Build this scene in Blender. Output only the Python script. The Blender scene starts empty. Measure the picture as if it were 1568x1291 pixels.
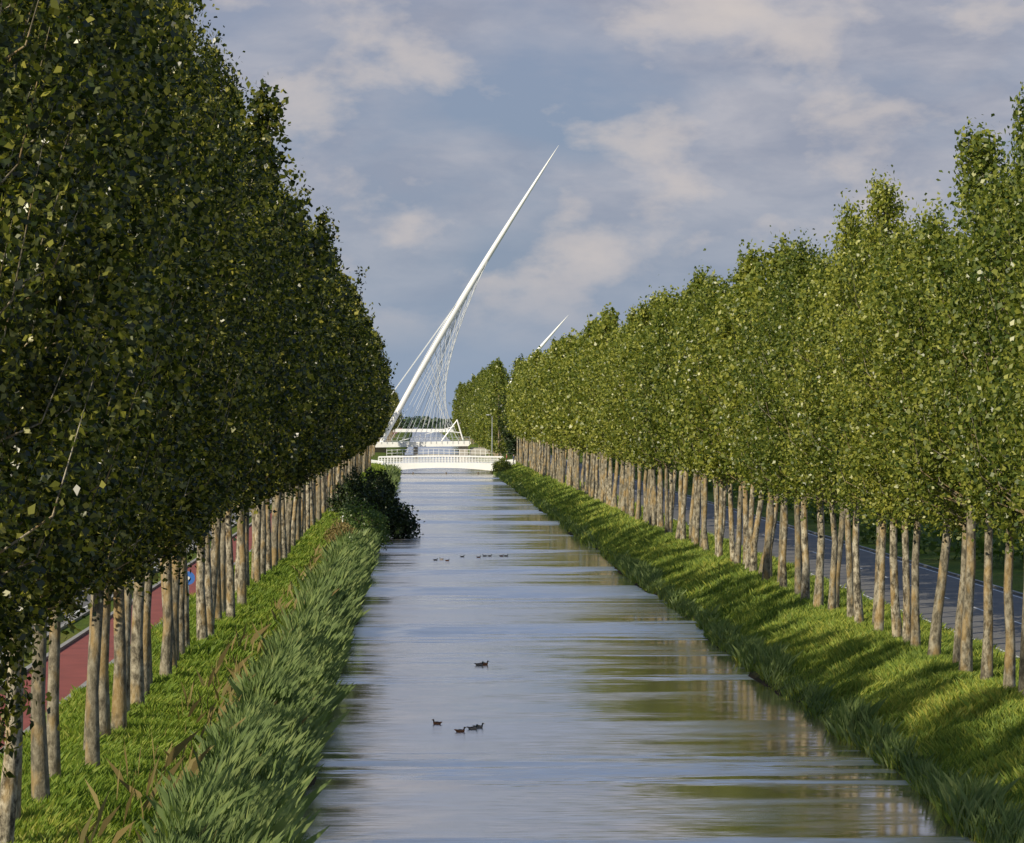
import bpy, math, random
import numpy as np
from mathutils import Vector, Euler
random.seed(4); R=np.random.RandomState(7)
sc=bpy.context.scene
F=4856.0
# ------------------------------------------------------------ helpers
def link(o):
    sc.collection.objects.link(o); return o
ARR={}
def np_mesh(name, V, Fc, mats, midx=None, smooth=False):
    V=np.asarray(V,dtype=np.float32); Fc=np.asarray(Fc,dtype=np.int32)
    k=Fc.shape[1]; me=bpy.data.meshes.new(name)
    me.vertices.add(len(V)); me.vertices.foreach_set('co',V.ravel())
    me.loops.add(Fc.size); me.loops.foreach_set('vertex_index',Fc.ravel())
    me.polygons.add(len(Fc)); me.polygons.foreach_set('loop_start',np.arange(0,Fc.size,k,dtype=np.int32))
    for m in mats: me.materials.append(m)
    if midx is not None: me.polygons.foreach_set('material_index',np.asarray(midx,dtype=np.int32))
    me.update(calc_edges=True); me.validate()
    if smooth: me.polygons.foreach_set('use_smooth',[True]*len(me.polygons))
    return me
class MB:
    def __init__(s): s.v=[]; s.f=[]; s.m=[]
    def add(s,vs,fs,m=0):
        o=len(s.v); s.v+= [tuple(p) for p in vs]; s.f+=[tuple(i+o for i in f) for f in fs]; s.m+=[m]*len(fs)
    def box(s,x0,x1,y0,y1,z0,z1,m=0):
        s.add([(x0,y0,z0),(x1,y0,z0),(x1,y1,z0),(x0,y1,z0),(x0,y0,z1),(x1,y0,z1),(x1,y1,z1),(x0,y1,z1)],
              [(0,3,2,1),(4,5,6,7),(0,1,5,4),(1,2,6,5),(2,3,7,6),(3,0,4,7)],m)
    def prism(s,poly,y0,y1,m=0):
        n=len(poly); vs=[(p[0],y0,p[1]) for p in poly]+[(p[0],y1,p[1]) for p in poly]
        fs=[tuple(range(n)),tuple(reversed(range(n,2*n)))]+[(i,i+n,(i+1)%n+n,(i+1)%n) for i in range(n)]
        s.add(vs,fs,m)
    def tube(s,pts,rad,n=8,m=0):
        pts=[Vector(p) for p in pts]; vs=[];fs=[]
        for i,p in enumerate(pts):
            d=(pts[min(i+1,len(pts)-1)]-pts[max(i-1,0)]).normalized()
            a=d.orthogonal().normalized() if abs(d.z)<.9 else Vector((1,0,0))
            a=(a-d*a.dot(d)).normalized(); b=d.cross(a)
            for j in range(n):
                t=2*math.pi*j/n; vs.append(p+(a*math.cos(t)+b*math.sin(t))*rad[i])
        for i in range(len(pts)-1):
            for j in range(n):
                fs.append((i*n+j,i*n+(j+1)%n,(i+1)*n+(j+1)%n,(i+1)*n+j))
        fs.append(tuple(range(n))[::-1]); fs.append(tuple(range((len(pts)-1)*n,len(pts)*n)))
        s.add(vs,fs,m)
    def ell(s,c,r,m=0,nu=10,nv=7,rot=0):
        vs=[];fs=[]
        for i in range(nv+1):
            ph=math.pi*i/nv
            for j in range(nu):
                th=2*math.pi*j/nu
                x,y,z=r[0]*math.sin(ph)*math.cos(th),r[1]*math.sin(ph)*math.sin(th),r[2]*math.cos(ph)
                x,z=x*math.cos(rot)-z*math.sin(rot),x*math.sin(rot)+z*math.cos(rot)
                vs.append((c[0]+x,c[1]+y,c[2]+z))
        for i in range(nv):
            for j in range(nu): fs.append((i*nu+j,(i+1)*nu+j,(i+1)*nu+(j+1)%nu,i*nu+(j+1)%nu))
        s.add(vs,fs,m)
    def mesh(s,name,mats,smooth=False):
        me=bpy.data.meshes.new(name); me.from_pydata(s.v,[],s.f)
        for m in mats: me.materials.append(m)
        me.polygons.foreach_set('material_index',s.m)
        if smooth: me.polygons.foreach_set('use_smooth',[True]*len(s.f))
        me.update(); return me
    def obj(s,name,mats,smooth=False,parent=None):
        o=link(bpy.data.objects.new(name,s.mesh(name,mats,smooth)))
        if parent: o.parent=parent
        return o
def empty(name):
    e=bpy.data.objects.new(name,None); return link(e)
# ------------------------------------------------------------ materials
def newmat(name):
    m=bpy.data.materials.new(name); m.use_nodes=True; nt=m.node_tree; nt.nodes.clear()
    out=nt.nodes.new('ShaderNodeOutputMaterial'); return m,nt,out
def N(nt,t,**k):
    n=nt.nodes.new(t)
    for a,b in k.items(): setattr(n,a,b)
    return n
def ramp(nt,fac,stops):
    r=N(nt,'ShaderNodeValToRGB'); e=r.color_ramp.elements
    while len(e)<len(stops): e.new(0.5)
    for i,(p,c) in enumerate(stops): e[i].position=p; e[i].color=(*c,1)
    nt.links.new(fac,r.inputs[0]); return r.outputs[0]
def noise(nt,vec,scale,detail=3,rough=.5,dist=0):
    n=N(nt,'ShaderNodeTexNoise'); n.inputs['Scale'].default_value=scale; n.inputs['Detail'].default_value=detail
    n.inputs['Roughness'].default_value=rough; n.inputs['Distortion'].default_value=dist
    if vec is not None: nt.links.new(vec,n.inputs['Vector'])
    return n
def vmul(nt,vec,v):
    n=N(nt,'ShaderNodeVectorMath',operation='MULTIPLY'); nt.links.new(vec,n.inputs[0]); n.inputs[1].default_value=v; return n.outputs[0]
def mth(nt,op,a,b=None,clamp=False):
    n=N(nt,'ShaderNodeMath',operation=op); n.use_clamp=clamp
    for i,x in enumerate((a,b)):
        if x is None: continue
        if isinstance(x,(int,float)): n.inputs[i].default_value=x
        else: nt.links.new(x,n.inputs[i])
    return n.outputs[0]
def mixc(nt,fac,a,b,mode='MIX'):
    n=N(nt,'ShaderNodeMix',data_type='RGBA',blend_type=mode)
    for i,x in ((0,fac),(6,a),(7,b)):
        if isinstance(x,(int,float)): n.inputs[i].default_value=x
        elif isinstance(x,tuple): n.inputs[i].default_value=(*x,1)
        else: nt.links.new(x,n.inputs[i])
    return n.outputs[2]
def leafmat(name,stops,trans=.35,gloss=.05,rough=.4,nscale=None,objvar=.35):
    m,nt,out=newmat(name)
    g=N(nt,'ShaderNodeNewGeometry')
    if nscale:
        nz=noise(nt,g.outputs['Position'],nscale,1)
        f=mth(nt,'MULTIPLY',g.outputs['Random Per Island'],.45); f=mth(nt,'ADD',f,mth(nt,'MULTIPLY',nz.outputs['Fac'],.5))
    else:
        oi=N(nt,'ShaderNodeObjectInfo')
        f=mth(nt,'MULTIPLY',g.outputs['Random Per Island'],1-objvar); f=mth(nt,'ADD',f,mth(nt,'MULTIPLY',oi.outputs['Random'],objvar))
    c=ramp(nt,f,stops)
    d=N(nt,'ShaderNodeBsdfDiffuse'); nt.links.new(c,d.inputs['Color'])
    t=N(nt,'ShaderNodeBsdfTranslucent'); c2=mixc(nt,1.0,c,(1.3,1.35,.5),'MULTIPLY'); nt.links.new(c2,t.inputs['Color'])
    mx=N(nt,'ShaderNodeMixShader'); mx.inputs[0].default_value=trans
    nt.links.new(d.outputs[0],mx.inputs[1]); nt.links.new(t.outputs[0],mx.inputs[2])
    gl=N(nt,'ShaderNodeBsdfGlossy'); gl.inputs['Roughness'].default_value=rough
    m2=N(nt,'ShaderNodeMixShader'); m2.inputs[0].default_value=gloss
    nt.links.new(mx.outputs[0],m2.inputs[1]); nt.links.new(gl.outputs[0],m2.inputs[2])
    nt.links.new(m2.outputs[0],out.inputs[0])
    return m
def plain(name,col,rough=.5,var=.15,scale=1.5,metal=0):
    m,nt,out=newmat(name); tc=N(nt,'ShaderNodeTexCoord')
    nz=noise(nt,tc.outputs['Object'],scale,5,.6)
    c=ramp(nt,nz.outputs['Fac'],[(.3,tuple(x*(1-var) for x in col)),(.7,tuple(min(1,x*(1+var)) for x in col))])
    p=N(nt,'ShaderNodeBsdfPrincipled'); p.inputs['Roughness'].default_value=rough; p.inputs['Metallic'].default_value=metal
    nt.links.new(c,p.inputs['Base Color']); nt.links.new(p.outputs[0],out.inputs[0]); return m
M_leafL=leafmat('poplar_leaf_painted_shade',[(.1,(.012,.021,.004)),(.5,(.05,.07,.011)),(.74,(.20,.205,.035)),(.95,(.45,.40,.08))],.42,.04,.34,None,.2)  # left row: crown shade and sunlit highlights painted into the leaf colours
M_leafR=leafmat('poplar_leaf',[(.1,(.05,.085,.014)),(.5,(.155,.19,.028)),(.9,(.39,.39,.07))],.36,.04,.4,None,.3)
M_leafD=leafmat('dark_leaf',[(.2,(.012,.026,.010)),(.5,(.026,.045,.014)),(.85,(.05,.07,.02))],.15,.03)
M_leafB=leafmat('bush_leaf',[(.1,(.05,.09,.02)),(.5,(.10,.16,.04)),(.9,(.18,.23,.07))],.3,.03)
M_leafF=leafmat('distant_leaf_hazed',[(.2,(.05,.08,.05)),(.5,(.07,.11,.075)),(.85,(.10,.13,.08))],.2,.02)  # bluish distance haze painted into the base colour
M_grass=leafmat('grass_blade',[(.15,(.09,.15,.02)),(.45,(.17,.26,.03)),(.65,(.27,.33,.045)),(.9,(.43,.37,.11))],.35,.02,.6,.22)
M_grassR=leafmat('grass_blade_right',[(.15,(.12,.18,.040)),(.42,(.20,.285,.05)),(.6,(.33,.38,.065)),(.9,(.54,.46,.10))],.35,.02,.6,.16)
M_reed=leafmat('reed_blade',[(.15,(.10,.15,.055)),(.5,(.18,.25,.085)),(.8,(.29,.34,.12)),(1,(.42,.37,.20))],.35,.03,.5,.4)
M_weed=leafmat('weed_leaf',[(.2,(.16,.12,.04)),(.5,(.24,.18,.07)),(.85,(.28,.25,.10))],.25,.02,.7,.5)
# bark
M_bark,nt,out=newmat('poplar_bark'); g=N(nt,'ShaderNodeNewGeometry'); tc=N(nt,'ShaderNodeTexCoord'); oi=N(nt,'ShaderNodeObjectInfo')
a=noise(nt,vmul(nt,g.outputs['Position'],(6,6,3.2)),1,5,.75); b=noise(nt,vmul(nt,g.outputs['Position'],(3,3,1.2)),.9,3)
v1=noise(nt,vmul(nt,g.outputs['Position'],(.6,.6,.02)),1,1)
c=ramp(nt,a.outputs['Fac'],[(.40,(.04,.033,.023)),(.49,(.22,.19,.135)),(.62,(.50,.45,.34))])
c=mixc(nt,mth(nt,'MULTIPLY',ramp(nt,v1.outputs['Fac'],[(.35,(0,0,0)),(.65,(1,1,1))]),.65),c,(.12,.105,.07))
lf=mth(nt,'MULTIPLY',ramp(nt,b.outputs['Fac'],[(.50,(0,0,0)),(.62,(1,1,1))]),.5)
c=mixc(nt,lf,c,(.36,.23,.07))
p=N(nt,'ShaderNodeBsdfPrincipled'); p.inputs['Roughness'].default_value=.9; nt.links.new(c,p.inputs['Base Color'])
bp=N(nt,'ShaderNodeBump'); bp.inputs['Distance'].default_value=.04; nt.links.new(a.outputs['Fac'],bp.inputs['Height']); nt.links.new(bp.outputs[0],p.inputs['Normal'])
nt.links.new(p.outputs[0],out.inputs[0])
# ground
M_ground,nt,out=newmat('ground_grass'); g=N(nt,'ShaderNodeNewGeometry')
a=noise(nt,g.outputs['Position'],.12,4,.6); b=noise(nt,g.outputs['Position'],5,5,.7)
c=ramp(nt,a.outputs['Fac'],[(.3,(.08,.12,.02)),(.5,(.12,.17,.025)),(.7,(.19,.19,.04))])
c=mixc(nt,.7,c,ramp(nt,b.outputs['Fac'],[(.3,(.35,.35,.35)),(.7,(1.2,1.2,1.2))]),'MULTIPLY')
sp=N(nt,'ShaderNodeSeparateXYZ'); nt.links.new(g.outputs['Position'],sp.inputs[0])
mr=N(nt,'ShaderNodeMapRange'); nt.links.new(sp.outputs['Z'],mr.inputs[0]); mr.inputs[1].default_value=.35; mr.inputs[2].default_value=.05
c=mixc(nt,mr.outputs[0],c,(.045,.035,.018))
p=N(nt,'ShaderNodeBsdfPrincipled'); p.inputs['Roughness'].default_value=.95; p.inputs['Specular IOR Level'].default_value=.1; nt.links.new(c,p.inputs['Base Color'])
bp=N(nt,'ShaderNodeBump'); bp.inputs['Distance'].default_value=.1; nt.links.new(b.outputs['Fac'],bp.inputs['Height']); nt.links.new(bp.outputs[0],p.inputs['Normal'])
nt.links.new(p.outputs[0],out.inputs[0])
M_white=plain('white_paint',(.80,.80,.79),.35,.06,.6)
M_cable=plain('cable_white',(.62,.64,.66),.4,.05,.6)
M_conc=plain('concrete',(.38,.36,.33),.8,.2,1)
M_asph=plain('asphalt',(.135,.13,.125),.9,.18,.8)
M_red=plain('red_asphalt',(.25,.06,.045),.85,.18,.8)
M_kerb=plain('kerb_concrete',(.3,.29,.27),.8,.15)
M_line=plain('road_marking',(.65,.65,.62),.6,.1)
M_dark=plain('dark_metal',(.05,.05,.055),.5,.1)
M_steel=plain('galvanised_steel',(.42,.44,.46),.45,.1)
M_wood=plain('weathered_wood',(.12,.09,.06),.85,.3,3)
M_blue=plain('blue_paint',(.04,.14,.45),.4,.04)
M_duckb=plain('duck_brown',(.09,.055,.03),.7,.4,30)
M_duckl=plain('duck_flank',(.22,.18,.14),.7,.2,30)
M_duckh=plain('duck_head',(.012,.03,.02),.4,.2,20)
M_duckr=plain('duck_russet',(.30,.11,.035),.7,.25,30)
M_bill=plain('duck_bill',(.45,.33,.06),.5,.1)
# ------------------------------------------------------------ ground + banks
PX=np.array([-6000,-60,-20,-12,-9,-7.4,-6.2,-5.0,-4.2,-3.5,-3.1,-2.7,-1.7,5,11.2,12.1,12.5,12.9,13.6,14.5,15.4,16.3,17.5,21,30,60,6000.])
PZ=np.array([1.5,1.5,1.5,1.5,1.5,1.48,1.30,.98,.62,.28,.02,-.35,-1.3,-1.6,-1.3,-.4,.0,.28,.55,.88,1.2,1.45,1.5,1.5,1.5,1.5,1.5])
def wig(y): return .24*np.sin(y*.093)+.15*np.sin(y*.31+1.)+.09*np.sin(y*.9+2)
def inb(x): return np.clip(1-np.abs(x+3.4)/3.5,0,1)+np.clip(1-np.abs(x-12.6)/3.5,0,1)
def gh(x,y): return np.interp(x-wig(y)*inb(x),PX,PZ)
ys=np.concatenate([np.arange(-200,40,20),np.arange(40,560,1.2),np.arange(560,1200,20),np.arange(1200,9001,300)])
V=[];n=len(PX)
for y in ys:
    xs=PX+wig(y)*inb(PX)
    V.append(np.stack([xs,np.full(n,y),PZ+np.where(inb(PX)>0,.05*np.sin(y*1.7+PX*2),0)],1))
V=np.concatenate(V); i=np.arange(len(ys)-1)[:,None]*n+np.arange(n-1)[None]; i=i.ravel()
link(bpy.data.objects.new('ground',np_mesh('ground',V,np.stack([i,i+1,i+n+1,i+n],1),[M_ground],smooth=True)))
# roads
def strip(name,x0,x1,z,mat,y0=-100,y1=3000,step=50):
    b=MB()
    b.add([(x0,y0,z),(x1,y0,z),(x1,y1,z),(x0,y1,z)],[(0,1,2,3)]); return b.obj(name,[mat])
strip('cycle_path',-12.2,-9.9,1.506,M_red)
strip('road',-20,-13.5,1.506,M_asph)
strip('road',19.6,26.8,1.506,M_asph)
b=MB()
for x in (-13.9,-19.7,19.9,26.5): b.add([(x-.05,-100,1.511),(x+.05,-100,1.511),(x+.05,2000,1.511),(x-.05,2000,1.511)],[(0,1,2,3)])
for y in range(30,900,9):
    for x in (-16.8,23.2): b.add([(x-.06,y,1.511),(x+.06,y,1.511),(x+.06,y+3,1.511),(x-.06,y+3,1.511)],[(0,1,2,3)])
b.obj('road_markings',[M_line])
b=MB()
for x in (-13.5,-20.2,19.4,26.8,-12.35,-9.9):
    b.box(x,x+.18,-100,2000,1.4,1.6)
b.obj('kerb',[M_kerb])
# ------------------------------------------------------------ water
M_water,nt,out=newmat('canal_water'); g=N(nt,'ShaderNodeNewGeometry'); P=g.outputs['Position']
sx=N(nt,'ShaderNodeSeparateXYZ'); nt.links.new(P,sx.inputs[0])
big=noise(nt,vmul(nt,P,(.02,.05,1)),1,3,.55,.3); st=noise(nt,vmul(nt,P,(.07,.40,1)),1,4,.6,.4)
mk=mth(nt,'ADD',mth(nt,'MULTIPLY',big.outputs['Fac'],.5),mth(nt,'MULTIPLY',st.outputs['Fac'],.5))
sh=N(nt,'ShaderNodeMapRange'); nt.links.new(sx.outputs['X'],sh.inputs[0]); sh.inputs[1].default_value=5.5; sh.inputs[2].default_value=12; sh.inputs[3].default_value=.012; sh.inputs[4].default_value=-.055
mk=mth(nt,'ADD',mk,sh.outputs[0])
mask=ramp(nt,mk,[(.455,(0,0,0)),(.50,(.45,.45,.45)),(.58,(1,1,1))])
gb=noise(nt,vmul(nt,P,(.012,.055,1)),1,2,.5,.2); gs=noise(nt,vmul(nt,P,(.10,.8,1)),1,3,.6,.3)
gust=ramp(nt,mth(nt,'ADD',mth(nt,'MULTIPLY',gb.outputs['Fac'],.7),mth(nt,'MULTIPLY',gs.outputs['Fac'],.3)),[(.53,(0,0,0)),(.565,(1,1,1))])
r1=noise(nt,vmul(nt,P,(.9,9.0,1)),1.3,2,.6)
amp=mth(nt,'ADD',mth(nt,'ADD',mth(nt,'MULTIPLY',mask,.24),.09),mth(nt,'MULTIPLY',gust,1.3))
sub=N(nt,'ShaderNodeVectorMath',operation='SUBTRACT'); nt.links.new(r1.outputs['Color'],sub.inputs[0]); sub.inputs[1].default_value=(.5,.5,.5)
sc1=N(nt,'ShaderNodeVectorMath',operation='SCALE'); nt.links.new(vmul(nt,sub.outputs[0],(.2,1,0)),sc1.inputs[0]); nt.links.new(amp,sc1.inputs['Scale'])
ad=N(nt,'ShaderNodeVectorMath',operation='ADD'); nt.links.new(sc1.outputs[0],ad.inputs[0]); ad.inputs[1].default_value=(0,0,1)
nm=N(nt,'ShaderNodeVectorMath',operation='NORMALIZE'); nt.links.new(ad.outputs[0],nm.inputs[0])
fr=N(nt,'ShaderNodeFresnel'); fr.inputs['IOR'].default_value=1.4
fac=mth(nt,'POWER',fr.outputs[0],.36,True)
df=N(nt,'ShaderNodeBsdfDiffuse'); df.inputs['Color'].default_value=(.18,.14,.075,1)
gl=N(nt,'ShaderNodeBsdfGlossy'); gl.inputs['Color'].default_value=(.99,.98,.97,1); nt.links.new(nm.outputs[0],gl.inputs['Normal'])
nt.links.new(mth(nt,'ADD',mth(nt,'ADD',mth(nt,'MULTIPLY',mask,.17),.08),mth(nt,'MULTIPLY',gust,.20)),gl.inputs['Roughness'])
mx=N(nt,'ShaderNodeMixShader'); nt.links.new(fac,mx.inputs[0]); nt.links.new(df.outputs[0],mx.inputs[1]); nt.links.new(gl.outputs[0],mx.inputs[2]); nt.links.new(mx.outputs[0],out.inputs[0])
b=MB(); b.add([(-5,-150,0),(15,-150,0),(15,6000,0),(-5,6000,0)],[(0,1,2,3)]); b.obj('canal_water',[M_water])
# ------------------------------------------------------------ foliage builder
def leaves(C,size,rs,up=.25):
    n=len(C); nr=rs.normal(size=(n,3)); nr[:,2]+=up; nr/=np.linalg.norm(nr,axis=1)[:,None]
    a=rs.normal(size=(n,3)); a-=nr*(a*nr).sum(1)[:,None]; a/=np.linalg.norm(a,axis=1)[:,None]; bb=np.cross(nr,a)
    s=(size*rs.uniform(.6,1.35,n))[:,None]
    V=np.stack([C+a*s*.62,C+bb*s*.38-a*s*.1,C-a*s*.5,C-bb*s*.38-a*s*.1],1).reshape(-1,3)
    return V,np.arange(4*n).reshape(n,4)
def tubes(paths,n=6):
    V=[];Fq=[];o=0
    for pts,rad in paths:
        pts=np.asarray(pts,float); k=len(pts)
        d=np.gradient(pts,axis=0); d/=np.linalg.norm(d,axis=1)[:,None]
        ref=np.array([1.,0,0]) if abs(d[0,0])<.8 else np.array([0,1.,0])
        a=ref-d*(d@ref)[:,None]; a/=np.linalg.norm(a,axis=1)[:,None]; b2=np.cross(d,a)
        t=np.arange(n)*2*np.pi/n
        ring=pts[:,None]+(a[:,None]*np.cos(t)[None,:,None]+b2[:,None]*np.sin(t)[None,:,None])*np.asarray(rad)[:,None,None]
        V.append(ring.reshape(-1,3))
        i=np.arange(k-1)[:,None]*n; j=np.arange(n)[None]
        Fq.append(np.stack([i+j,i+(j+1)%n,i+n+(j+1)%n,i+n+j],-1).reshape(-1,4)+o); o+=k*n
    return np.concatenate(V),np.concatenate(Fq)
def tree_mesh(name,seed,H,cb,prof,nl,ncl,nleaf,size,leafmat_,r0=.17,sig=.20):
    rs=np.random.RandomState(seed); t=np.linspace(0,1,10)
    wob=np.stack([np.cumsum(rs.normal(0,.07,10)),np.cumsum(rs.normal(0,.07,10))],1); wob[0]=0
    tp=np.stack([wob[:,0],wob[:,1],t*(H-.8)],1)
    tr=r0*(1-t)**.8*1.0+.012; tr[0]*=1.25
    paths=[(tp,tr)]
    C=[]; pt=np.array(prof); 
    def rr(h): return np.interp((h-cb)/(H-cb),pt[:,0],pt[:,1])
    for i in range(nl):
        u=(i+rs.rand())/nl; ht=cb+.3+(H-cb-.3)*u**1.02
        rad=rr(ht)*rs.uniform(.38,1.32); az=i*2.4+rs.normal(0,.5)
        hb=max(cb-.9+rs.rand()*.6,ht-rad*rs.uniform(.7,1.5)-.3)
        base=np.array([np.interp(hb,tp[:,2],tp[:,0]),np.interp(hb,tp[:,2],tp[:,1]),hb])
        tip=np.array([base[0]+rad*math.cos(az),base[1]+rad*math.sin(az),ht]); mid=(base+tip)/2+np.array([math.cos(az)*.15*rad,math.sin(az)*.15*rad,-.15*rad])
        paths.append((np.stack([base,mid,base*.2+tip*.8]),np.array([.03,.014,.004])))
        for k in range(ncl):
            f=.35+.68*(k+rs.rand()*.6)/ncl
            p0=(1-f)**2*base+2*f*(1-f)*mid+f*f*tip+rs.normal(0,.18,3)
            m=int(nleaf*rs.uniform(.25,1.7)); C.append(p0+rs.normal(0,1,(m,3))*np.array([sig,sig,sig*1.7])*rs.uniform(.7,1.25))
    for k in range(5):
        tt=np.array([tp[-1,0]+rs.normal(0,.22),tp[-1,1]+rs.normal(0,.22),H-rs.uniform(.1,1.8)]); m=int(nleaf*.7)
        C.append(tt+rs.normal(0,1,(m,3))*np.array([.13,.13,.45]))
    C=np.concatenate(C); LV,LF=leaves(C,size,rs); TV,TF=tubes(paths,6)
    V=np.concatenate([TV,LV]); Fq=np.concatenate([TF,LF+len(TV)]); mi=np.concatenate([np.zeros(len(TF)),np.ones(len(LF))])
    me=np_mesh(name,V,Fq,[M_bark,leafmat_],mi); ARR[me.name]=(V,Fq,mi); return me
PL=[(0,1.0),(.10,2.0),(.28,2.9),(.5,3.2),(.68,3.0),(.84,1.9),(.95,.9),(1,.2)]
PR=[(0,1.1),(.12,2.0),(.35,2.5),(.6,2.4),(.8,1.75),(.93,.8),(1,.1)]
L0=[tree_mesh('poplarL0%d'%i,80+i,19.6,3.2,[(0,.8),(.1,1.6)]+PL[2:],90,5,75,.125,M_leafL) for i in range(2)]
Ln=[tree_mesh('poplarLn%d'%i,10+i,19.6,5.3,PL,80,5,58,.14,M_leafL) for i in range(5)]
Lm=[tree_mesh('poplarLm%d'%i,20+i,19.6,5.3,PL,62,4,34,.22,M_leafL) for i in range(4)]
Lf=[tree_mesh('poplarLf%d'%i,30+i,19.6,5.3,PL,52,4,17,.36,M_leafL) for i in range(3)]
Rn=[tree_mesh('poplarRn%d'%i,40+i,15.2,5.6,PR,68,5,48,.14,M_leafR,.165) for i in range(6)]
Rm=[tree_mesh('poplarRm%d'%i,50+i,15.5,5.6,PR,58,4,34,.20,M_leafR,.165) for i in range(5)]
Rf=[tree_mesh('poplarRf%d'%i,60+i,15.8,5.6,PR,50,4,17,.32,M_leafR,.165) for i in range(3)]
Rg=tree_mesh('poplarRg',77,17.5,2.2,[(0,1.4)]+PR[1:],60,4,18,.36,M_leafR,.155)
Dk=tree_mesh('dark_tree_mesh',71,17,2.2,[(0,1.3),(.3,2.7),(.6,2.6),(.85,1.6),(1,.2)],80,5,24,.34,M_leafD)
rr_=random.Random(5)
def xf(x,y,lean): return (x,y,float(gh(x,y))-.05),(rr_.gauss(0,.018),lean+rr_.gauss(0,.024),rr_.uniform(0,6.283))
def put(me,x,y,s=1,sz=None,lean=.02,name='poplar_tree'):
    l_,r_=xf(x,y,lean); o=link(bpy.data.objects.new(name,me)); o.location=l_; o.rotation_mode='ZYX'
    o.rotation_euler=r_; o.scale=(s,s,sz or s); return o
class Row:
    def __init__(s): s.V=[];s.F=[];s.m=[];s.o=0
    def put(s,me,x,y,sc_=1,sz=None,lean=.02):
        l_,r_=xf(x,y,lean); V,Fq,mi=ARR[me.name]; M=np.array(Euler(r_,'ZYX').to_matrix()); W=(V*np.array([sc_,sc_,sz or sc_]))@M.T+np.array(l_)
        s.V.append(W); s.F.append(Fq+s.o); s.m.append(mi); s.o+=len(W)
    def make(s,mat,name='poplar_tree_row'):
        link(bpy.data.objects.new(name,np_mesh(name,np.concatenate(s.V),np.concatenate(s.F),[M_bark,mat],np.concatenate(s.m))))
y=44.; row=Row()
while y<488:
    s=rr_.uniform(.84,1.08); L=L0 if y<52 else Ln if y<115 else Lm if y<240 else Lf
    (put if y<200 else row.put)(rr_.choice(L),-7.7+rr_.gauss(0,.20),y+rr_.gauss(0,.36),s,rr_.uniform(.86,1.06),.018); y+=3.05
y=590.
while y<1200:
    row.put(rr_.choice(Lf),-9+rr_.gauss(0,.3),y,rr_.uniform(.7,.85)); y+=12
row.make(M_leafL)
y=71.; row=Row()
while y<532:
    s=rr_.uniform(.86,1.10); L=Rn if y<150 else Rm if y<280 else Rf
    (put if y<220 else row.put)(rr_.choice(L),16.9+rr_.gauss(0,.20),y+rr_.gauss(0,.34),s,rr_.uniform(.90,1.10),.03); y+=2.95
row.make(M_leafR)
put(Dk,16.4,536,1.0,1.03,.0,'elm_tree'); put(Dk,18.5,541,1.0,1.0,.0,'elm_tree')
row=Row(); y=596.
while y<800:
    row.put(Rg,15.9+rr_.gauss(0,.5),y,rr_.uniform(.95,1.1),None,.0); y+=6
y=900
while y<1300:
    row.put(Rg,17+rr_.gauss(0,1.2),y,rr_.uniform(.85,1.15)); y+=12
row.make(M_leafR)
# hedges, distant tree line
def cloudmesh(name,cent,rad,nleaf,size,mat,seed):
    rs=np.random.RandomState(seed); C=[]
    for c,r in zip(cent,rad):
        d=rs.normal(size=(nleaf,3)); d/=np.linalg.norm(d,axis=1)[:,None]; C.append(np.array(c)+d*np.array(r)*(rs.rand(nleaf,1)**.3))
    V,Fq=leaves(np.concatenate(C),size,rs); return link(bpy.data.objects.new(name,np_mesh(name,V,Fq,[mat])))
rs=np.random.RandomState(3)
for nm,x0,y0,y1,hh in (('hedge',32,80,900,2.8),('hedge',-25,80,900,2.6)):
    cs=[];rd=[];yy=y0
    while yy<y1:
        h=hh*rs.uniform(.5,1.3); cs.append((x0+rs.normal(0,1.2),yy,1.5+h*.5)); rd.append((rs.uniform(1,2),rs.uniform(1.5,3),h*.6)); yy+=rs.uniform(2,4)
    cloudmesh(nm,cs,rd,150,.45,M_leafB,5)
cs=[];rd=[]
for i in range(420):
    h=rs.uniform(5,9.0); cs.append((rs.uniform(-450,600),rs.uniform(1900,2500),h*.45+1)); rd.append((rs.uniform(5,10),5,h*.55))
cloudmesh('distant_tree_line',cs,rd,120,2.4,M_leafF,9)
# ------------------------------------------------------------ bushes
def bush(name,x,y,r,seed,mat,n=70,nl=90,size=.13):
    rs=np.random.RandomState(seed); paths=[];C=[]; z0=float(gh(x,y))
    for i in range(n):
        d=rs.normal(size=3); d[2]=abs(d[2])*.9+.05; d/=np.linalg.norm(d); tip=np.array(r)*d*rs.uniform(.6,1.05)
        mid=tip*.5+np.array([0,0,.25*r[2]]); paths.append((np.stack([np.zeros(3),mid,tip]),[.05,.03,.01]))
        for f in (.6,.85,1.):
            C.append(((1-f)**2*0+2*f*(1-f)*mid+f*f*tip)+rs.normal(0,.24,(nl//2,3)))
    LV,LF=leaves(np.concatenate(C),size,rs); TV,TF=tubes(paths,5)
    o=link(bpy.data.objects.new(name,np_mesh(name,np.concatenate([TV,LV]),np.concatenate([TF,LF+len(TV)]),[M_bark,mat],np.concatenate([np.zeros(len(TF)),np.ones(len(LF))])))); o.location=(x,y,z0-.1)
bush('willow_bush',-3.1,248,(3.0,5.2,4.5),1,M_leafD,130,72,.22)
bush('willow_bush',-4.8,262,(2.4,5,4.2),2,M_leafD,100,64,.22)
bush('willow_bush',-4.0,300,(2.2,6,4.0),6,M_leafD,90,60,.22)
bush('alder_bush',-3.8,220,(1.8,6,3.3),11,M_leafB,95,72,.16)
bush('alder_bush',-4.0,186,(1.1,4,1.6),12,M_leafB,70,60,.14)
bush('elder_bush',-5.0,208,(1.0,3,1.7),3,M_weed,50,60,.12)
bush('alder_bush',13.6,505,(1.8,6,2.2),4,M_leafR,70,60,.22)
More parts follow.
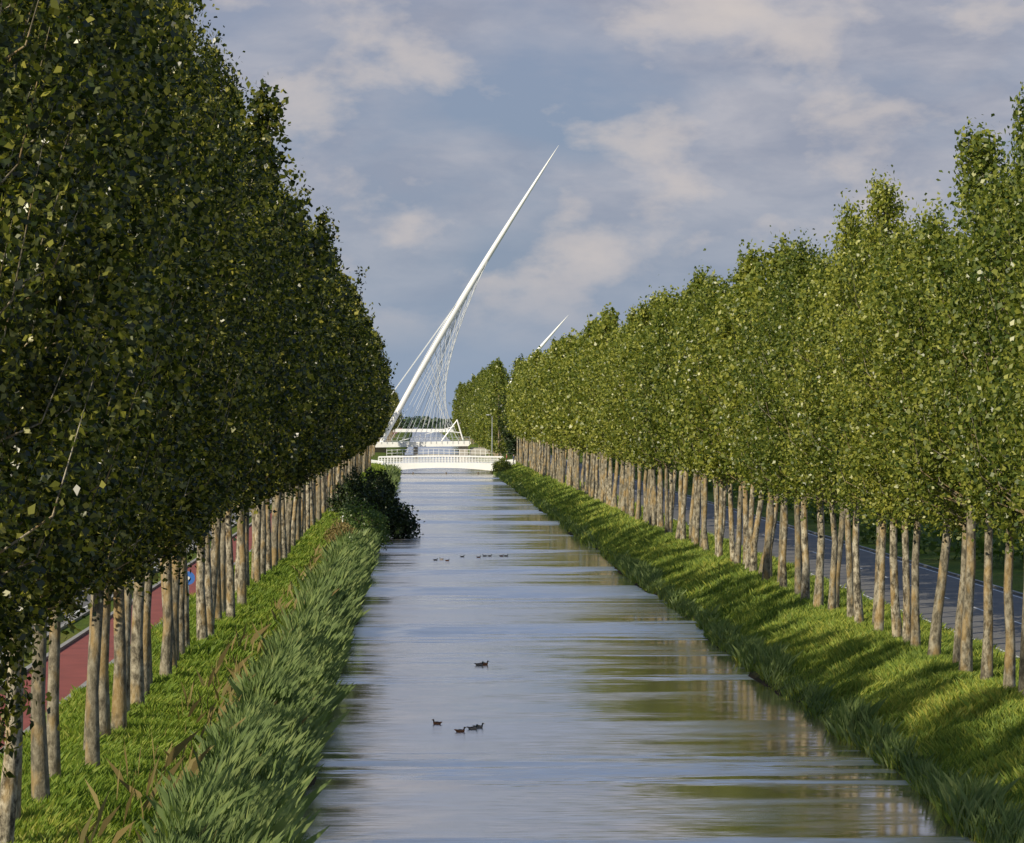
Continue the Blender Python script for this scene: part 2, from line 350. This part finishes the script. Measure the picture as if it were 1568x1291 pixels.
# ------------------------------------------------------------ grass & reeds
def vn(x,y,s,seed):
    rs=np.random.RandomState(seed); T=rs.rand(64,64); xi=x/s;yi=y/s; x0=np.floor(xi).astype(int);y0=np.floor(yi).astype(int);fx=xi-x0;fy=yi-y0
    fx=fx*fx*(3-2*fx);fy=fy*fy*(3-2*fy); g_=lambda a,b_:T[a%64,b_%64]
    return (g_(x0,y0)*(1-fx)+g_(x0+1,y0)*fx)*(1-fy)+(g_(x0,y0+1)*(1-fx)+g_(x0+1,y0+1)*fx)*fy
def blades(name,zones,mat,seed,lean=(.2,.1),wild=.7,jit=.30):
    rs=np.random.RandomState(seed); AV=[];
    for (x0,x1,y0,y1,dens,h,w,hv) in zones:
        n=int((x1-x0)*(y1-y0)*dens); x=rs.uniform(x0,x1,n); y=rs.uniform(y0,y1,n)
        q=vn(x,y,.9,1)*.6+vn(x,y,3.3,2)*.6; keep=rs.rand(n)<(.25+q*1.1); x,y,q=x[keep],y[keep],q[keep]; n=len(x)
        z=gh(x,y); k=z>-.12; x,y,z,q=x[k],y[k],z[k],q[k]; n=len(x)
        H=h*(1-hv+2*hv*q*.8)*rs.uniform(.5,1.25,n); az=rs.uniform(0,6.28,n); ww=w*rs.uniform(.6,1.3,n)
        dx=np.cos(az)*ww/2; dy=np.sin(az)*ww/2
        lx=(lean[0]+rs.normal(0,jit,n)+(vn(x,y,.8,4)-.5)*wild)*H; ly=(lean[1]+rs.normal(0,jit,n)+(vn(x,y,.8,5)-.5)*wild)*H
        z=z-.04
        P=np.stack([np.stack([x-dx,y-dy,z],1),np.stack([x+dx,y+dy,z],1),
            np.stack([x+dx*.7+lx*.35,y+dy*.7+ly*.35,z+H*.6],1),np.stack([x+lx,y+ly,z+H*.97],1)],1)
        AV.append(P.reshape(-1,3))
    V=np.concatenate(AV); m=len(V)//4
    return link(bpy.data.objects.new(name,np_mesh(name,V,np.arange(4*m).reshape(m,4),[mat])))
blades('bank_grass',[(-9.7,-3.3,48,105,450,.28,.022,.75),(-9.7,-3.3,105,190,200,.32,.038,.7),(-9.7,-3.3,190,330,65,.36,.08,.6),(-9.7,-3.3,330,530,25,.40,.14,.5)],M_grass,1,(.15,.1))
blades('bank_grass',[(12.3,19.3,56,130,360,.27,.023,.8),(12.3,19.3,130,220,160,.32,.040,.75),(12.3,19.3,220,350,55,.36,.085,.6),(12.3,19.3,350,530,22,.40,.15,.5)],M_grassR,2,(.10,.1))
blades('reeds',[(-4.8,-3.0,48,110,560,.92,.012,.85),(-4.8,-3.0,110,200,200,1.0,.024,.85),(-4.6,-3.0,200,500,24,1.0,.09,.75),
                (12.3,13.1,60,200,170,.52,.015,.95),(12.3,13.0,200,520,26,.5,.055,.9)],M_reed,3,(.12,.0),.35,.26)
blades('dry_weeds',[(-6.4,-3.6,48,120,3.5,.9,.008,.5),(-6.0,-3.6,120,300,2,.85,.02,.5)],M_weed,8,(.15,.0))
# ------------------------------------------------------------ near white bridge
e=empty('canal_bridge'); yb=520
b=MB(); top=[];bot=[]
for i in range(25):
    x=-5.8+19.4*i/24; t=(x-3.9)/9.7; bot.append((x,1.0-.7*t*t)); top.append((x,1.85-.15*t*t))
b.prism(bot+top[::-1],yb,yb+9,0); b.obj('deck',[M_white],parent=e)
b=MB()
for yy in (yb+.15,yb+8.85):
    for z,r in ((2.85,.08),(2.4,.03),(2.1,.03)): b.tube([(-6.5,yy,z-.15),(3.9,yy,z),(14.2,yy,z-.15)],[r]*3,6)
    x=-6.5
    while x<14.2: b.box(x-.04,x+.04,yy-.04,yy+.04,1.6,2.78); x+=.5
b.obj('railing',[M_white],parent=e)
b=MB()
for s,xe,xa in ((-1,-5.8,-8.4),(1,13.6,16.0)):
    poly=[(xe,-.6),(xa,.9),(xa,2.3),(xe,1.95)]
    if s<0: poly=poly[::-1]
    b.prism(poly,yb-.3,yb+.3); b.prism(poly,yb+8.7,yb+9.3)
    b.box(min(xe,xa),max(xe,xa),yb+.3,yb+8.7,-.6,1.5)
b.obj('abutment',[M_white],parent=e)
b=MB()
for x in (-.8,4.6,9.8):
    b.tube([(x,yb-3,-1),(x,yb-3,.35)],[.12,.10],8)
b.obj('mooring_piles',[M_wood],parent=e)
strip('cross_road',-60,-8.4,1.52,M_asph,yb,yb+9); strip('cross_road',16,60,1.52,M_asph,yb,yb+9)
# ------------------------------------------------------------ harp bridge
def pylon(b,p0,p1,bow,rmax,n=30,foot=.7):
    p0=Vector(p0);p1=Vector(p1);d=(p1-p0); nrm=Vector((-d.z,0,d.x)).normalized(); pts=[];rad=[]
    for i in range(n+1):
        t=i/n; pts.append(p0+d*t+nrm*bow*math.sin(math.pi*t**.8)); 
        rad.append(rmax*float(np.interp(t,[0,.1,.4,.7,.9,1],[foot,.85,1,.72,.35,.06])))
    b.tube(pts,rad,14); return pts
e=empty('cable_stayed_bridge'); Y=700
b=MB(); pts=pylon(b,(-8.6,Y,2.4),(31.1,Y,69.3),1.0,.76); b.obj('pylon',[M_white],True,parent=e)
def mp(t): 
    k=t*30; i=int(k); return pts[i].lerp(pts[min(i+1,30)],k-i)
b=MB(); nC=13
for i in range(nC):
    u=i/(nC-1); a=mp(.66-.40*u); ax=-3.2+12.6*u**.75
    b.tube([a,(ax,Y-5+10*u,4.1+.3*u)],[.055,.055],4)
    a=mp(.62-.38*u); ax=-6+15*u
    b.tube([a,(ax,Y+6-3*u,4.1)],[.05,.05],4)
for t,ax,dy in ((.56,-12.5,-3),(.54,-12.5,3)): b.tube([mp(t),(ax,Y+dy,5)],[.10,.10],4)
b.obj('stay_cables',[M_cable],parent=e)
b=MB(); b.prism([(-26,2.4),(11.0,2.9),(11.6,3.5),(11.4,4.0),(-26,3.5)],Y-6,Y+6); b.obj('deck',[M_white],parent=e)
b=MB()
for yy in (Y-6.1,):
    for z in (4.35,4.9): b.tube([(-26,yy,z-.5),(11.4,yy,z)],[.04,.04],5)
    x=-26
    while x<11.4: b.box(x-.03,x+.03,yy-.03,yy+.03,3.4,4.9-(11.4-x)*.0134); x+=1.2
b.obj('railing',[M_steel],parent=e)
b=MB()
b.tube([(5.2,Y-4,4.0),(8.6,Y-4,8.6)],[.18,.14],6); b.tube([(8.6,Y-4,8.6),(9.9,Y-4,4.2)],[.17,.17],6)
b.tube([(7.0,Y-4,6.1),(9.4,Y-4,5.8)],[.10,.10],6); b.tube([(-4,Y-4,4.0),(8.0,Y-4,7.2)],[.08,.10],6); b.tube([(8.6,Y-4,8.6),(8.6,Y+4,8.6)],[.12,.12],6)
b.obj('anchor_frame',[M_white],parent=e)
b=MB(); b.box(-10,-7,Y-4,Y+4,.5,3.0); b.box(9,11,Y-5,Y+5,-.5,2.8); b.box(-1,0,Y-4,Y+4,-1,2.6); b.obj('piers',[M_conc],parent=e)
b=MB(); b.box(11.6,60,Y-5,Y+5,1.0,2.5); b.obj('approach_ramp',[M_conc],parent=e)
# second, more distant bridge
e=empty('distant_cable_stayed_bridge'); Y2=1400
b=MB(); pts=pylon(b,(26,Y2,4),(66.6,Y2,54.2),1.0,1.0); b.obj('pylon',[M_white],True,parent=e)
b=MB()
for i in range(10):
    u=i/9; b.tube([mp(.75-.4*u),(34+12*u,Y2,4)],[.06,.06],4)
b.obj('stay_cables',[M_steel],parent=e)
b=MB(); b.prism([(-20,2.4),(50,2.4),(50,3.8),(-20,3.8)],Y2-6,Y2+6); b.obj('deck',[M_white],parent=e)
e=empty('foot_bridge'); Y3=610
b=MB(); b.prism([(-6,1.3),(3,1.7),(11.5,1.5),(14,1.3),(14,1.8),(3,2.2),(-6,1.8)],Y3,Y3+3); b.obj('deck',[M_conc],parent=e)
b=MB()
for z in (2.6,3.2): b.tube([(-6,Y3,z-.3),(3,Y3,z),(14,Y3,z-.3)],[.05]*3,5)
x=-6
while x<14: b.box(x-.04,x+.04,Y3-.04,Y3+.04,1.8,3.1); x+=1.0
b.obj('railing',[M_white],parent=e)
# ------------------------------------------------------------ street furniture
def lamp(x,y,h=8.5):
    e=empty('street_lamp'); z=1.5
    b=MB(); b.tube([(x,y,z),(x,y,z+h*.5),(x,y,z+h-.3),(x-.3,y,z+h),(x-.6,y,z+h+.05)],[.09,.07,.05,.04,.04],8); b.obj('pole',[M_steel],True,e)
    b=MB(); b.prism([(x-1.1,z+h-.05),(x-.55,z+h-.1),(x-.55,z+h+.1),(x-1.0,z+h+.08)],y-.14,y+.14); b.obj('lantern',[M_steel],parent=e)
    b=MB(); b.tube([(x,y,z-.1),(x,y,z+.6)],[.13,.13],8); b.obj('base',[M_dark],parent=e)
lamp(12.9+.3,565,8.2); lamp(-9,548,7); lamp(16.5,900,9)
def sign(x,y,col,h=2.3,r=.32,name='traffic_sign'):
    e=empty(name); z=max(1.5,float(gh(x,y)))
    b=MB(); b.tube([(x,y,z-.1),(x,y,z+h)],[.035,.035],8); b.obj('post',[M_steel],True,e)
    b=MB(); b.tube([(x,y-.05,z+h-r),(x,y-.08,z+h-r)],[r,r],20); b.obj('disc',[col],parent=e)
    b=MB(); b.tube([(x,y-.085,z+h-r),(x,y-.09,z+h-r)],[r*.25,r*.25],12); b.obj('symbol',[M_line],parent=e)
sign(-9.6,133,M_blue,1.5,.28)
b=MB(); b.tube([(-5.6,238,.9),(-5.6,238,1.95)],[.09,.09],10); b.tube([(-5.6,238,1.95),(-5.6,238,2.05)],[.10,.04],10); b.obj('canal_marker_post',[M_white])
# ------------------------------------------------------------ people
def person(x,y,z,shirt,yaw=0):
    J={'pel':(0,0,.95,.14),'wst':(0,0,1.12,.125),'chs':(0,0,1.36,.155),'nk':(0,0,1.50,.055),'hd':(0,.01,1.62,.095),'hd2':(0,.01,1.74,.07),
       'hl':(.09,0,.90,.09),'kl':(.10,.12,.50,.062),'al':(.10,.02,.08,.045),'tl':(.10,.2,.04,.035),
       'hr':(-.09,0,.90,.09),'kr':(-.10,.04,.50,.062),'ar':(-.10,-.22,.12,.045),'tr':(-.10,-.08,.04,.035),
       'sl':(.19,0,1.42,.055),'el':(.25,-.05,1.14,.042),'wl':(.26,.08,.90,.03),'sr':(-.19,0,1.42,.055),'er':(-.25,.03,1.14,.042),'wr':(-.26,.15,.92,.03)}
    ks=list(J); E=[('pel','wst'),('wst','chs'),('chs','nk'),('nk','hd'),('hd','hd2'),('pel','hl'),('hl','kl'),('kl','al'),('al','tl'),('pel','hr'),('hr','kr'),('kr','ar'),('ar','tr'),('chs','sl'),('sl','el'),('el','wl'),('chs','sr'),('sr','er'),('er','wr')]
    me=bpy.data.meshes.new('pedestrian'); me.from_pydata([J[k][:3] for k in ks],[(ks.index(a),ks.index(c)) for a,c in E],[])
    m,nt,out=newmat('clothes'); tc=N(nt,'ShaderNodeTexCoord'); sp=N(nt,'ShaderNodeSeparateXYZ'); nt.links.new(tc.outputs['Object'],sp.inputs[0])
    c=ramp(nt,mth(nt,'DIVIDE',sp.outputs['Z'],1.8),[(0,(.03,.03,.04)),(.54,(.04,.05,.10)),(.545,shirt),(.83,shirt),(.835,(.5,.3,.22)),(.94,(.09,.05,.03))])
    for n_ in nt.nodes:
        if n_.type=='VALTORGB': n_.color_ramp.interpolation='CONSTANT'
    p=N(nt,'ShaderNodeBsdfPrincipled'); p.inputs['Roughness'].default_value=.8; nt.links.new(c,p.inputs['Base Color']); nt.links.new(p.outputs[0],out.inputs[0])
    me.materials.append(m); o=link(bpy.data.objects.new('pedestrian',me)); o.location=(x,y,z); o.rotation_euler=(0,0,yaw)
    sk=o.modifiers.new('s','SKIN')
    for i,k in enumerate(ks): me.skin_vertices[0].data[i].radius=(J[k][3],J[k][3]*.85)
    me.skin_vertices[0].data[0].use_root=True
    ss=o.modifiers.new('ss','SUBSURF'); ss.levels=1; ss.render_levels=2
person(14.6,521.5,1.52,(.35,.10,.07),1.6); person(15.6,516,1.5,(.10,.12,.2),1.2)
# ------------------------------------------------------------ ducks
def duckmesh(name,female):
    b=MB()
    b.ell((0,0,.05),(.25,.115,.10),0,14,9,.06); b.ell((-.02,0,.085),(.21,.10,.075),1,12,7)
    b.tube([(-.2,0,.09),(-.30,0,.13),(-.36,0,.15)],[.065,.035,.01],8,0)
    b.tube([(.16,0,.08),(.205,0,.15),(.215,0,.20)],[.07,.042,.04],10,2); b.ell((.235,0,.235),(.062,.045,.048),2,10,7)
    b.tube([(.27,0,.23),(.31,0,.222),(.35,0,.218)],[.024,.022,.012],6,3)
    return b.mesh(name,[M_duckr if female else M_duckl,M_duckb,M_duckb if female else M_duckh,M_bill],True)
dm=[duckmesh('mallard_drake',False),duckmesh('mallard_hen',True)]
for (px,py,ang,k) in ((669,1109,2.6,1),(705,1121,.2,1),(724,1117,.1,0),(733,1115,.3,0),(734,1019,0,0),(742,1018,.3,1),(667,858,.1,0),(676,857,2.8,0),(685,859,.2,1),(708,853,0,0),(733,854,.1,1),(742,852,3,0),(750,852,.2,0),(768,852,.3,1),(775,852,.1,0)):
    d=F*9.5/(py-637); o=link(bpy.data.objects.new('duck',dm[k])); o.location=((px-640)*d/F,d,0); o.rotation_euler=(0,0,ang); s=.55 if d<150 else .5; o.scale=(s,s,s)
# ------------------------------------------------------------ sun + sky
EL=math.radians(29)
sd=Vector((math.cos(EL)*.69,math.cos(EL)*.724,-math.sin(EL)))
l=bpy.data.lights.new('sun','SUN'); l.energy=5; l.angle=math.radians(.5); l.color=(1,.90,.70)
o=link(bpy.data.objects.new('sun',l)); o.rotation_euler=sd.to_track_quat('-Z','Y').to_euler()
w=bpy.data.worlds.new('World'); sc.world=w; w.use_nodes=True; nt=w.node_tree; nt.nodes.clear()
out=N(nt,'ShaderNodeOutputWorld'); bg=N(nt,'ShaderNodeBackground'); bg.inputs['Strength'].default_value=.1
sky=N(nt,'ShaderNodeTexSky',sky_type='NISHITA'); sky.sun_disc=False; sky.sun_elevation=EL; sky.sun_rotation=math.radians(223)
tc=N(nt,'ShaderNodeTexCoord'); D=tc.outputs['Generated']; sp=N(nt,'ShaderNodeSeparateXYZ'); nt.links.new(D,sp.inputs[0])
Z=sp.outputs['Z']
n1=noise(nt,vmul(nt,D,(1,1,2.4)),8.5,7,.55,.2); n2=noise(nt,vmul(nt,D,(1,1,1.8)),17,8,.55,.1); n3=noise(nt,vmul(nt,D,(1,1,2.6)),24,6,.58,.2)
base=ramp(nt,mth(nt,'MULTIPLY',Z,1.0),[(0,(2.7,3.6,5.1)),(.05,(2.1,2.9,4.2)),(.13,(2.5,2.95,4.2)),(.19,(4.8,4.9,5.5)),(.28,(3.4,4.3,6.0)),(.5,(1.6,2.8,5.4))])
base=mixc(nt,.1,base,sky.outputs[0])
veil=mth(nt,'MULTIPLY',ramp(nt,n1.outputs['Fac'],[(.35,(0,0,0)),(.55,(1,1,1))]),ramp(nt,Z,[(0.01,(.1,.1,.1)),(.08,(.9,.9,.9)),(.14,(1,1,1)),(.20,(.3,.3,.3))]),True)
c=mixc(nt,mth(nt,'MULTIPLY',veil,.85),base,mixc(nt,ramp(nt,n3.outputs['Fac'],[(.38,(0,0,0)),(.64,(1,1,1))]),(3.2,3.4,4.2),(4.9,4.8,5.2)))
warm=mth(nt,'MULTIPLY',ramp(nt,n2.outputs['Fac'],[(.49,(0,0,0)),(.575,(.65,.65,.65)),(.68,(1,1,1))]),ramp(nt,Z,[(.02,(0,0,0)),(.045,(1,1,1)),(.18,(1,1,1)),(.3,(.1,.1,.1))]),True)
c=mixc(nt,mth(nt,'MULTIPLY',warm,.8),c,(6.3,5.7,5.4))
nt.links.new(c,bg.inputs[0]); nt.links.new(bg.outputs[0],out.inputs[0])
# ------------------------------------------------------------ camera
cam=bpy.data.cameras.new('camera'); co=link(bpy.data.objects.new('camera',cam)); sc.camera=co
cam.sensor_width=36; cam.lens=F/1568*36; cam.clip_start=1; cam.clip_end=20000
co.location=(0,0,9.5)
yaw=math.atan((784-640)/F); pit=math.atan((645.5-637)/F)
co.rotation_euler=(math.radians(90)-pit,0,-yaw)
sc.view_settings.view_transform='Standard'; sc.view_settings.look='None'; sc.view_settings.exposure=0
